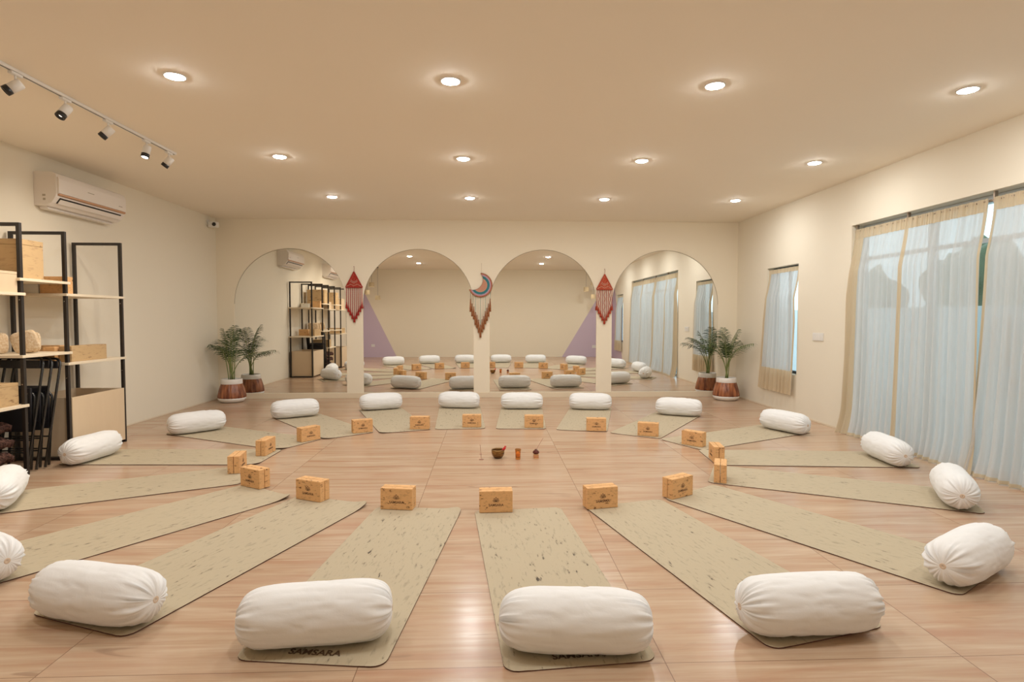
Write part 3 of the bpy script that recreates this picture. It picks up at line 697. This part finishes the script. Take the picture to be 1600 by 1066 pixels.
# ------------------------------------------------------------------ wall hangings on the pillars
def bead_string(bm, x, z0, z1, r=0.0045, y=0.0, nb=None, wob=0.0):
    n = nb or max(6, int((z0-z1)/0.016)); pts, rad = [], []
    for k in range(n*2+1):
        pts.append((x+wob*math.sin(k*0.4), y, z0+(z1-z0)*k/(n*2))); rad.append(r if k % 2 else r*0.45)
    tube(bm, pts, rad, 7)
def tassel(bm, x, z, l, w, y=0.0):
    tube(bm, [(x, y, z), (x, y, z-0.012), (x, y, z-0.02), (x, y, z-l*0.6), (x, y, z-l)], [0.004, 0.010, 0.007, w*0.85, w], 10)
def red_hanging(label, x, ztop, yarn_m, panel_m, wob=0.0):
    t = thing('macrame_hanging', label, 'wall hanging', (x, YF-0.022, ztop), 0, 'red triangular hangings on the pillars')
    b = NB(); tube(b, [(0, 0, 0.0), (0.004, 0, -0.03), (0, 0, -0.09)], 0.004, 6); tube(b, [(0, 0.018, -0.004), (0, -0.004, -0.004)], 0.006, 8); obj('hanging_loop', b, M['stick'], t)
    a, c = -0.09, -0.345; hw = 0.137
    b = NB(); n = 14
    pr = [(0, a), (hw, c), (-hw, c)]
    f1 = [b.verts.new((p, -0.006, q)) for p, q in pr]; f2 = [b.verts.new((p, 0.006, q)) for p, q in pr]
    b.faces.new(f1); b.faces.new(f2[::-1])
    for k in range(3): b.faces.new((f1[k], f2[k], f2[(k+1) % 3], f1[(k+1) % 3]))
    obj('knotted_panel', b, panel_m, t)
    b = NB()
    for p, q in ((pr[0], pr[1]), (pr[1], pr[2]), (pr[2], pr[0])): tube(b, [(p[0], -0.002, p[1]), (q[0], -0.002, q[1])], 0.009, 8)
    obj('triangle_rim', b, yarn_m, t)
    b = NB()
    for z, s in ((-0.225, 0.05), (-0.245, 0.058)): tube(b, [(-s+2*s*k/12, -0.010, z-0.03*math.sin(PI*k/12)) for k in range(13)], 0.0028, 5)
    for s in (-1, 1): tube(b, [(s*0.125, -0.009, c+0.012), (s*0.05, -0.010, c+0.05), (0, -0.010, c+0.02)], 0.003, 5)
    obj('pale_zigzag_cord', b, M['string_beige'], t)
    for k in range(9):
        xx = -0.126+0.0315*k; d = 1-abs(k-4)/4; zl = -0.60-0.23*d
        b = NB(); bead_string(b, xx, c-0.004, zl, 0.0078, wob=wob*(1 if k % 3 == 1 else 0.2)); st = obj('bead_string', b, M['bead_red'] if k % 2 else yarn_m, t, True)
        b = NB(); tassel(b, xx, zl+0.01, 0.11, 0.020); obj('tassel', b, yarn_m, st, True)
red_hanging('dark red triangular macrame hanging on the pillar by the leftmost mirror', -2.246, 2.20, M['red_yarn'], M['red_panel'])
red_hanging('rust red triangular macrame hanging on the pillar by the rightmost mirror', 1.945, 2.175, M['rust_yarn'], M['rust_panel'], 0.006)
t = thing('moon_hanging', 'crescent moon dreamcatcher with teal band and brown fringe on middle pillar', 'wall hanging', (-0.152, YF-0.022, 1.895))
b = NB(); tube(b, [(0.02, 0, 0.36), (0.02, 0, 0.19)], 0.002, 6); tube(b, [(0.02, 0.018, 0.36), (0.02, -0.006, 0.36)], 0.005, 8); obj('hanging_cord', b, M['string_beige'], t)
b = NB(); n = 40; ro = 0.197; ci = Vector((-0.118, 0.095)); ri = 0.172
a0, a1 = R_(88), R_(-158)
outp = [(ro*math.cos(a0+(a1-a0)*k/n), ro*math.sin(a0+(a1-a0)*k/n)) for k in range(n+1)]
P0, P1 = Vector(outp[0]), Vector(outp[-1]); e0 = math.atan2(P0.y-ci.y, P0.x-ci.x); e1 = math.atan2(P1.y-ci.y, P1.x-ci.x)
r0, r1 = (P0-ci).length, (P1-ci).length
inp = []
for k in range(n+1):
    s = k/n; aa = e0+(e1-e0)*s; rr = r0+(r1-r0)*s - 0.0*math.sin(PI*s); inp.append((ci.x+rr*math.cos(aa), ci.y+rr*math.sin(aa)))
vo = [[b.verts.new((p, yy, q)) for p, q in outp] for yy in (-0.007, 0.007)]; vi = [[b.verts.new((p, yy, q)) for p, q in inp] for yy in (-0.007, 0.007)]
for k in range(n):
    b.faces.new((vo[0][k], vo[0][k+1], vi[0][k+1], vi[0][k])); b.faces.new((vo[1][k+1], vo[1][k], vi[1][k], vi[1][k+1]))
    b.faces.new((vo[0][k], vo[1][k], vo[1][k+1], vo[0][k+1])); b.faces.new((vi[0][k+1], vi[1][k+1], vi[1][k], vi[0][k]))
obj('crescent', b, M['moon'], t)
b = NB(); tube(b, [(p, -0.002, q) for p, q in outp], 0.007, 8); tube(b, [(p, -0.002, q) for p, q in inp], 0.005, 8); obj('crescent_rim', b, M['brown_fringe'], t, True)
for k in range(13):
    xx = -0.165+0.0275*k; zt = -math.sqrt(max(0, ro*ro-xx*xx)) if abs(xx) < ro else 0; d = 1-abs(k-6)/6; zl = -0.27-0.42*d+random.uniform(-0.02, 0.02)
    b = NB(); bead_string(b, xx, zt-0.004, min(zl, zt-0.05), 0.0045, nb=22); st = obj('bead_string', b, M['string_beige'] if k % 3 else M['bead_green'], t, True)
    b = NB(); tassel(b, xx, min(zl, zt-0.05)+0.05, 0.22, 0.018); obj('fringe_tassel', b, M['brown_fringe'], st, True)

# ------------------------------------------------------------------ ceiling downlights
LX = (-2.11, -0.265, 1.572, 3.395); LY = (2.07, 3.99, 5.905, 7.825)
rown = ['in the row nearest the camera, reflected only', 'in the front row of ceiling lights', 'in the middle row of ceiling lights', 'in the back row of ceiling lights']
coln = ['leftmost', 'second from the left', 'third from the left', 'rightmost']
proto = thing('downlight', 'p', 'ceiling light', (0, 0, H), 0, 'recessed round ceiling downlights')
b = NB(); lathe(b, [(0.060, -0.003), (0.062, -0.0085), (0.066, -0.0085), (0.071, -0.003), (0.072, -0.0005), (0.060, -0.0005)], 40); obj('trim_ring', b, M['white_plastic'], proto, True)
b = NB(); lathe(b, [(0.0595, -0.004), (0.057, -0.009), (0.046, -0.0130), (0.028, -0.0155), (0.0005, -0.0165)], 40); obj('diffuser', b, M['lamp'], proto, False)
regkids(proto); first = True
for j, yy in enumerate(LY):
    for i, xx in enumerate(LX):
        t = proto if first else copy_tree(proto); first = False
        t.location = (xx, yy, H); t['label'] = f'round recessed downlight, {coln[i]} {rown[j]}'

# ------------------------------------------------------------------ track lights
t = thing('light_track', 'slim white ceiling track carrying five spotlights at upper left', 'light track', (-3.10, 4.2, H))
b = NB(); box(b, (-0.017, -1.7, -0.022), (0.017, 1.63, -0.0005), 0.002); obj('rail', b, M['white_plastic'], t)
b = NB(); box(b, (-0.004, -1.69, -0.0235), (0.004, 1.62, -0.0215)); obj('rail_slot', b, M['black_plastic'], t)
heads = [(3.93, (-0.62, -0.45, -0.64), 0), (4.37, (-0.25, -0.50, -0.83), 0), (4.84, (-0.62, -0.25, -0.74), 0), (5.36, (-0.12, -0.22, -0.97), 1), (5.72, (-0.6, -0.1, -0.79), 2)]
hn = ['nearest the left frame edge', 'second along the track', 'third along the track', 'fourth along the track, brightly lit', 'last, at the far end of the track']
for k, (yy, d, on) in enumerate(heads):
    t = thing('track_spotlight', f'white spotlight with black mouth, {hn[k]}', 'spotlight', (-3.10, yy, H-0.0235), 0, 'spotlights on the ceiling track')
    b = NB(); box(b, (-0.014, -0.045, -0.018), (0.014, 0.045, -0.0005), 0.002); tube(b, [(0, 0, -0.018), (0, 0, -0.085)], 0.007, 10); obj('adapter_stem', b, M['white_plastic'], t)
    dv = Vector(d).normalized(); q = Vector((0, 0, -1)).rotation_difference(dv).to_matrix(); off = Vector((0, 0, -0.085)) + dv*0.005
    def place(bm): bmesh.ops.transform(bm, matrix=Matrix.Translation(off) @ q.to_4x4(), verts=bm.verts); return bm
    b = NB(); lathe(b, [(0.001, 0.045), (0.030, 0.043), (0.0335, 0.035), (0.0335, -0.035), (0.031, -0.035)], 28); obj('lamp_body', place(b), M['white_plastic'], t, True)
    b = NB(); lathe(b, [(0.031, -0.034), (0.0338, -0.035), (0.0338, -0.066), (0.027, -0.068), (0.024, -0.050), (0.016, -0.046)], 28); mo = obj('black_mouth', place(b), M['black_plastic'], t, True)
    b = NB(); lathe(b, ([(0.026, -0.067), (0.018, -0.0695), (0.0005, -0.071)] if on == 1 else [(0.017, -0.047), (0.010, -0.056), (0.0005, -0.060)]), 20); obj('lens', place(b), M['spot_on'] if on == 1 else (M['spot_low'] if on == 0 else M['black_plastic']), mo, True)

for k, (yy, d, on) in enumerate(heads):
    dv = Vector(d).normalized(); ld = bpy.data.lights.new('track_spot_beam', 'SPOT'); ld.energy = 44 if on != 2 else 28; ld.spot_size = R_(100); ld.spot_blend = 0.8
    ld.shadow_soft_size = 0.02; ld.color = (1.0, 0.9, 0.76)
    lo = bpy.data.objects.new('track_spot_beam', ld); COL.objects.link(lo); lo.location = Vector((-3.10, yy, H-0.1085)) + dv*0.085
    lo.rotation_euler = Vector((0, 0, -1)).rotation_difference(dv).to_euler()

# ------------------------------------------------------------------ air conditioners
def aircon(label, y0):
    Lg = 1.07; t = thing('air_conditioner', label, 'air conditioner', (XL+0.001, y0, 2.46), 0, 'air conditioners on the left wall')
    def ext(bm, prof, a, c, mi=0):
        f1 = [bm.verts.new((p, a, q)) for p, q in prof]; f2 = [bm.verts.new((p, c, q)) for p, q in prof]
        bm.faces.new(f1).material_index = mi; bm.faces.new(f2[::-1]).material_index = mi
        for k in range(len(prof)):
            j = (k+1) % len(prof); bm.faces.new((f1[k], f1[j], f2[j], f2[k])).material_index = mi
    b = NB(); ext(b, [(0, 0.33), (0.175, 0.33), (0.205, 0.315), (0.215, 0.29), (0.215, 0.12), (0.205, 0.085), (0.165, 0.03), (0.12, 0.0), (0, 0.0)], 0, Lg); obj('housing', b, M['ac_white'], t)
    b = NB(); ext(b, [(0.2155, 0.285), (0.228, 0.28), (0.234, 0.26), (0.232, 0.125), (0.2155, 0.115)], 0.012, Lg-0.012); obj('front_panel', b, M['ac_white'], t)
    b = NB(); ext(b, [(0.2165, 0.112), (0.231, 0.120), (0.230, 0.104), (0.2145, 0.098)], 0.02, Lg-0.02); obj('bronze_trim', b, M['gold'], t)
    # air outlet on the sloping underside
    b = NB(); ext(b, [(0.203, 0.079), (0.2065, 0.083), (0.1685, 0.029), (0.165, 0.030)], 0.06, Lg-0.06); obj('air_outlet', b, M['dark'], t)
    b = NB(); ext(b, [(0.206, 0.068), (0.211, 0.065), (0.181, 0.026), (0.176, 0.029)], 0.065, Lg-0.065); obj('louver', b, M['ac_white'], t)
    for yy in (0.30, 0.62, 0.88): 
        b = NB(); ext(b, [(0.203, 0.081), (0.209, 0.083), (0.182, 0.040), (0.178, 0.042)], yy, yy+0.012); obj('outlet_rib', b, M['dark'], t)
    b = NB(); ext(b, [(0.08, 0.001), (0.10, -0.028), (0.02, -0.028), (0.005, 0.001)], 0.05, Lg-0.04); obj('drip_tray', b, M['ac_white'], t)
    b = NB(); ext(b, [(0.085, 0.05), (0.085, 0.072), (0.11, 0.072), (0.11, 0.05)], -0.001, -0.0003); ext(b, [(0.08, 0.09), (0.08, 0.11), (0.11, 0.11), (0.11, 0.09)], -0.001, -0.0003); obj('side_sticker', b, M['sticker'], t)
    b = NB(); ext(b, [(0.2335, 0.21), (0.2345, 0.21), (0.2345, 0.217), (0.2335, 0.217)], 0.42, 0.52); obj('maker_mark', b, M['sticker'], t)
    b = NB(); ext(b, [(0.2325, 0.165), (0.2345, 0.165), (0.2345, 0.172), (0.2325, 0.172)], 0.93, 0.99); obj('display_mark', b, M['sticker'], t)
aircon('white wall air conditioner above the black shelving', 5.87)
aircon('second air conditioner on the left wall, seen in the leftmost mirror', 2.62)

# ------------------------------------------------------------------ security camera, switches
t = thing('security_camera', 'small white security camera high in the left corner', 'camera', (XL+0.05, 9.36, 2.83))
b = NB(); box(b, (-0.0495, -0.035, -0.01), (-0.035, 0.035, 0.075), 0.004); tube(b, [(-0.04, 0, 0.03), (0.01, 0, 0.03)], 0.012, 10); obj('mount', b, M['white_plastic'], t)
b = NB(); box(b, (-0.03, -0.045, -0.045), (0.115, 0.045, 0.045), 0.018); cb = obj('camera_body', b, M['white_plastic'], t, False)
b = NB(); lathe(b, [(0.030, 0.0), (0.030, 0.006), (0.022, 0.010), (0.012, 0.016), (0.0005, 0.018)], 24); bmesh.ops.rotate(b, verts=b.verts, cent=(0, 0, 0), matrix=Matrix.Rotation(PI/2, 3, 'X')); bmesh.ops.translate(b, verts=b.verts, vec=(0.072, -0.0452, 0)); obj('lens', b, M['black_plastic'], cb)
def switch(label, loc, w, h, face, n=3):
    t = thing('switch_plate', label, 'switch', loc, face)      # plate lies in local XZ, facing -Y
    b = NB(); box(b, (-w/2, -0.010, 0), (w/2, -0.0005, h), 0.002); pl = obj('plate', b, M['white_plastic'], t)
    for k in range(n):
        b = NB(); cx = -w/2+w*(k+0.5)/n; box(b, (cx-w/n*0.38, -0.013, h*0.18), (cx+w/n*0.38, -0.0095, h*0.82), 0.001); obj('rocker', b, M['white_plastic'], t)
switch('white switch plate on the right wall between window and curtain', (XR, 7.19, 1.06), 0.24, 0.10, -PI/2, 4)
switch('white socket plate on the lilac corner, seen in a mirror', (3.65, YB, 0.30), 0.22, 0.10, PI, 3)
switch('small white socket plate low on the left rear corner', (-3.95, YB, 0.35), 0.12, 0.09, PI, 2)

# ------------------------------------------------------------------ pendant lamps at the rear corners (seen in mirrors)
pn = [('highest of three woven pendants in the left rear corner', -3.80, 0.62, 2.34), ('outermost of three woven pendants in the left rear corner', -3.98, 0.45, 2.10), ('lowest of three woven pendants in the left rear corner', -3.62, 0.55, 1.92),
      ('highest of three woven pendants in the right rear corner', 3.40, 0.65, 2.42), ('middle of three woven pendants in the right rear corner', 3.20, 0.45, 2.22), ('lowest of three woven pendants in the right rear corner', 3.45, 0.42, 1.98)]
for lab, x, y, z in pn:
    t = thing('pendant_lamp', lab, 'pendant lamp', (x, y, z), 0, 'woven pendants in the rear corners')
    b = NB(); tube(b, [(0, 0, 0.14), (0, 0, H-z-0.001)], 0.003, 6); lathe(b, [(0.03, H-z-0.02), (0.035, H-z-0.001), (0.001, H-z-0.001)], 16); obj('cord', b, M['black_plastic'], t)
    b = NB(); lathe(b, [(0.085, 0), (0.078, 0.14), (0.02, 0.145), (0.02, 0.142), (0.075, 0.137), (0.082, 0.0), (0.085, 0)], 30); obj('woven_shade', b, M['shade_weave'], t, True)
    b = NB(); lathe(b, [(0.074, 0.01), (0.04, 0.008), (0.0005, 0.008)], 20); obj('glowing_disc', b, M['pendant_glow'], t)

# ------------------------------------------------------------------ shelving on the left wall
FY = {'A': 6.33, 'B': 5.52, 'C': 5.01, 'D': 4.45, 'E': 3.86, 'F': 3.20}; FX0, FX1, FZ = -4.462, -3.955, 2.15
su = thing('shelving_unit', 'black metal framed shelving with pale boards along the left wall', 'shelf', (0, 0, 0))
for k, yy in FY.items():
    b = NB(); w = 0.028
    for xx in (FX0, FX1-w): box(b, (xx, yy-w/2, 0), (xx+w, yy+w/2, FZ))
    box(b, (FX0+w, yy-w/2, FZ-w), (FX1-w, yy+w/2, FZ)); box(b, (FX0+w, yy-w/2, 0), (FX1-w, yy+w/2, w)); fo = obj('frame', b, M['black_metal'], su)
    b = NB()
    for z in (0.78, 1.50): tube(b, [(FX1-0.014, yy-w/2-0.003, z), (FX1-0.014, yy-w/2+0.001, z)], 0.005, 8)
    obj('bolt', b, M['chrome'], fo)
def board(a, c, z, ov=0.03): 
    b = NB(); box(b, (FX0-0.01, FY[c]-ov, z-0.024), (FX1+0.012, FY[a]+ov, z), 0.002); obj('board', b, M['ply_edge'], su)
BO = [('A','B',1.575),('A','B',0.925),('B','C',1.685),('B','C',1.03),('C','D',1.56),('C','D',0.61),('D','E',1.685),('D','E',1.03),('E','F',1.56),('E','F',0.92)]
for a, c, z in BO: board(a, c, z, 0.02 if (a, c) != ('B', 'C') else 0.035)
b = NB(); y0, y1 = FY['B']+0.02, FY['A']-0.02
box(b, (FX1-0.016, y0, 0.03), (FX1+0.004, y1, 0.59)); box(b, (FX0, y0, 0.03), (FX0+0.014, y1, 0.59)); box(b, (FX0+0.014, y0, 0.03), (FX1-0.016, y0+0.014, 0.59)); box(b, (FX0+0.014, y1-0.014, 0.03), (FX1-0.016, y1, 0.59)); box(b, (FX0+0.014, y0+0.014, 0.03), (FX1-0.016, y1-0.014, 0.045))
obj('open_bin', b, M['ply'], su)
b = NB(); y0, y1 = FY['F']+0.02, FY['E']-0.02
box(b, (FX1-0.016, y0, 0.03), (FX1+0.004, y1, 0.55)); box(b, (FX0, y0, 0.03), (FX1-0.016, y0+0.014, 0.55)); box(b, (FX0, y1-0.014, 0.03), (FX1-0.016, y1, 0.55)); obj('open_bin', b, M['ply'], su)
def item(name, label, cat, a, c, m, bev=0.003, group=None):
    t = thing(name, label, cat, ((a[0]+c[0])/2, (a[1]+c[1])/2, a[2]), 0, group)
    hx, hy, hz = (c[0]-a[0])/2, (c[1]-a[1])/2, c[2]-a[2]
    b = NB(); box(b, (-hx, -hy, 0.0005), (hx, hy, hz*0.86), bev); obj('box_body', b, m, t)
    b = NB(); box(b, (-hx-0.001, -hy-0.001, hz*0.865), (hx+0.001, hy+0.001, hz), bev); obj('lid', b, m, t)
def solid(name, label, cat, a, c, m, group=None):
    b = NB(); cx, cy = (a[0]+c[0])/2, (a[1]+c[1])/2; box(b, (a[0]-cx, a[1]-cy, 0.0005), (c[0]-cx, c[1]-cy, c[2]-a[2]), 0.004)
    o = obj(name, b, m); o.location = (cx, cy, a[2]); return tag(o, label, cat, group)
item('storage_box', 'tall cork box on the top shelf between two frames', 'box', (-4.40, 5.035, 1.685), (-3.985, 5.29, 2.02), M['cork_box'])
solid('cork_block', 'dark cork block below the tall box, at the third frame post', 'cork block', (-4.21, 5.535, 1.575), (-3.985, 5.645, 1.735), M['cork_block'])
item('storage_box', 'low white box beside the dark cork block on shelf', 'box', (-4.41, 5.535, 1.575), (-4.225, 5.70, 1.675), M['white_card'])
item('storage_box', 'pale box cut by left frame edge on the upper shelf', 'box', (-4.38, 4.72, 1.56), (-3.975, 4.985, 1.735), M['ply'])
solid('cork_block', 'long marbled cork block on the middle shelf nearest the mirrors', 'cork block', (-4.10, 5.60, 0.925), (-3.985, 6.10, 1.075), M['cork_box'])
solid('cork_block', 'short cork block standing behind the marbled block on shelf', 'cork block', (-4.22, 5.56, 0.925), (-4.115, 5.68, 1.07), M['cork_block'])
solid('cork_block', 'rear cork block against the wall on the middle shelf', 'cork block', (-4.42, 5.75, 0.925), (-4.20, 5.86, 1.075), M['cork_block'])
item('storage_box', 'cork patterned box on the low shelf at left frame edge', 'box', (-4.40, 4.72, 0.61), (-3.99, 4.98, 0.80), M['cork_box'])
item('storage_box', 'cork box on far high shelf, seen only in the mirror', 'box', (-4.38, 3.95, 1.685), (-4.0, 4.20, 2.0), M['cork_box'])
item('storage_box', 'pale box on the last shelf, seen only in the mirror', 'box', (-4.38, 3.3, 1.56), (-4.0, 3.6, 1.86), M['ply'])
item('storage_box', 'flat cork box on the last middle shelf, mirror only', 'box', (-4.38, 3.3, 0.92), (-4.0, 3.7, 1.06), M['cork_box'])
# printed cotton pouches leaning in a row on the board at z 1.03
POU = [(-4.405, 5.13, 62, 0), (-4.350, 5.13, 64, 0), (-4.295, 5.13, 66, 0), (-4.17, 5.30, 4, 0), (-4.20, 5.39, -6, 0), (-4.065, 5.20, 18, -16)]
for k, (px, py, az, lean) in enumerate(POU):
    b = NB(); w_, h_, th = 0.20, 0.185, 0.016 if k < 3 else 0.022
    bmesh.ops.create_uvsphere(b, u_segments=28, v_segments=16, radius=1)
    for v in b.verts:
        c = v.co; f = lambda q, e: math.copysign(abs(q)**e, q)
        v.co = Vector((f(c.x, 0.42)*w_/2, c.y*th*(1+0.3*noise.noise(c*3+Vector((k, 0, 0)))), f(c.z, 0.5)*h_/2 + h_/2 + 0.006*noise.noise(c*2.5+Vector((0, k, 0)))))
    bmesh.ops.rotate(b, verts=b.verts, cent=(0, 0, 0), matrix=Matrix.Rotation(R_(lean), 3, 'Y'))
    mn = min(v.co.z for v in b.verts); bmesh.ops.translate(b, verts=b.verts, vec=(0, 0, -mn))
    o = obj('cotton_pouch', b, M['bag_cloth'], None, True); o.location = (px, py, 1.0305); o.rotation_euler = (0, 0, R_(az))
    tag(o, f'{["first", "second", "third", "fourth, flat faced", "rearmost", "last, leaning"][k]} printed cotton pouch in the row on the middle shelf', 'pouch', 'cotton pouches standing on the shelf')

# folded black chairs leaning under that board
def folding_chair(label, dy, dx, z_t):
    t = thing('folding_chair', label, 'folding chair', (-4.20+dx, 5.10+dy, 0), 0, 'folded black chairs under the shelf')
    r = 0.011; hw = 0.205
    def loop(y0, y1, zb, zt, w, name, rr=r):
        pts = [(-w, y0, zb)]
        for k in range(7): a = PI-PI/2*k/6; pts.append((-w+0.06+0.06*math.cos(a), y0+(y1-y0)*((zt-0.06+0.06*math.sin(a))-zb)/(zt-zb), zt-0.06+0.06*math.sin(a)))
        for k in range(7): a = PI/2-PI/2*k/6; pts.append((w-0.06+0.06*math.cos(a), y0+(y1-y0)*((zt-0.06+0.06*math.sin(a))-zb)/(zt-zb), zt-0.06+0.06*math.sin(a)))
        pts.append((w, y0, zb)); b = NB(); tube(b, pts, rr, 10); return obj(name, b, M['chair_metal'], t, True)
    loop(-0.10, 0.13, 0.012, z_t, hw, 'front_frame')
    loop(-0.02, 0.05, 0.012, z_t-0.30, hw-0.028, 'rear_leg_frame')
    for z, ww, yy in ((0.16, hw-0.03, -0.008), (0.27, hw-0.03, 0.004)):
        b = NB(); tube(b, [(-ww, yy, z), (ww, yy, z)], 0.007, 8); obj('crossbar', b, M['chair_metal'], t)
    b = NB(); box(b, (-hw+0.012, -0.008, z_t-0.09), (hw-0.012, 0.008, z_t-0.02), 0.006)
    o = obj('backrest', b, M['leather'], t); o.location = (0, 0.105, 0); 
    b = NB(); box(b, (-hw+0.035, -0.012, 0.34), (hw-0.035, 0.010, 0.73), 0.01); o = obj('seat', b, M['leather'], t); o.location = (0, 0.022, 0)
    b = NB()
    for sx in (-1, 1):
        for z in (0.42, 0.68): tube(b, [(sx*0.14, 0.008, z), (sx*0.14, 0.0115, z)], 0.007, 10)
    obj('rivet', b, M['chrome'], t)
fc = ['frontmost folded black chair leaning under the pouch shelf', 'middle folded black chair leaning under the pouch shelf', 'rearmost folded black chair leaning under the pouch shelf']
for k in range(3): folding_chair(fc[k], 0.045+0.085*k, 0.0+0.012*k, 0.99-0.01*k)

# folded dark patterned blankets stacked under the low shelf
for k in range(4):
    b = NB(); bmesh.ops.create_grid(b, x_segments=30, y_segments=30, size=1)
    bmesh.ops.solidify(b, geom=b.faces[:], thickness=-0.25)
    for v in b.verts:
        c = v.co.copy(); e = max(abs(c.x), abs(c.y)); z = c.z
        v.co = Vector((c.x*0.19+0.02*noise.noise(c*2+Vector((k*3, 0, 0))), c.y*0.20+0.02*noise.noise(c*2+Vector((0, k*3, 0))), (z+0.25 if z < 0 else z+0.25)*0.28*(1-0.35*e**6)+0.02*(1+noise.noise(Vector((c.x*4, c.y*4, k*2))))))
    mn = min(v.co.z for v in b.verts); bmesh.ops.translate(b, verts=b.verts, vec=(0, 0, -mn))
    o = obj('folded_blanket', b, M['dark_blanket'], None, True); o.location = (-4.20, 4.73, 0.004+0.125*k); o.rotation_euler = (0, 0, 0.1*k-0.15)
    tag(o, f'crumpled dark brown blanket, {["bottom", "second from bottom", "third from bottom", "topmost"][k]} of its stack under the low shelf', 'blanket', 'dark blankets stacked under the shelf')
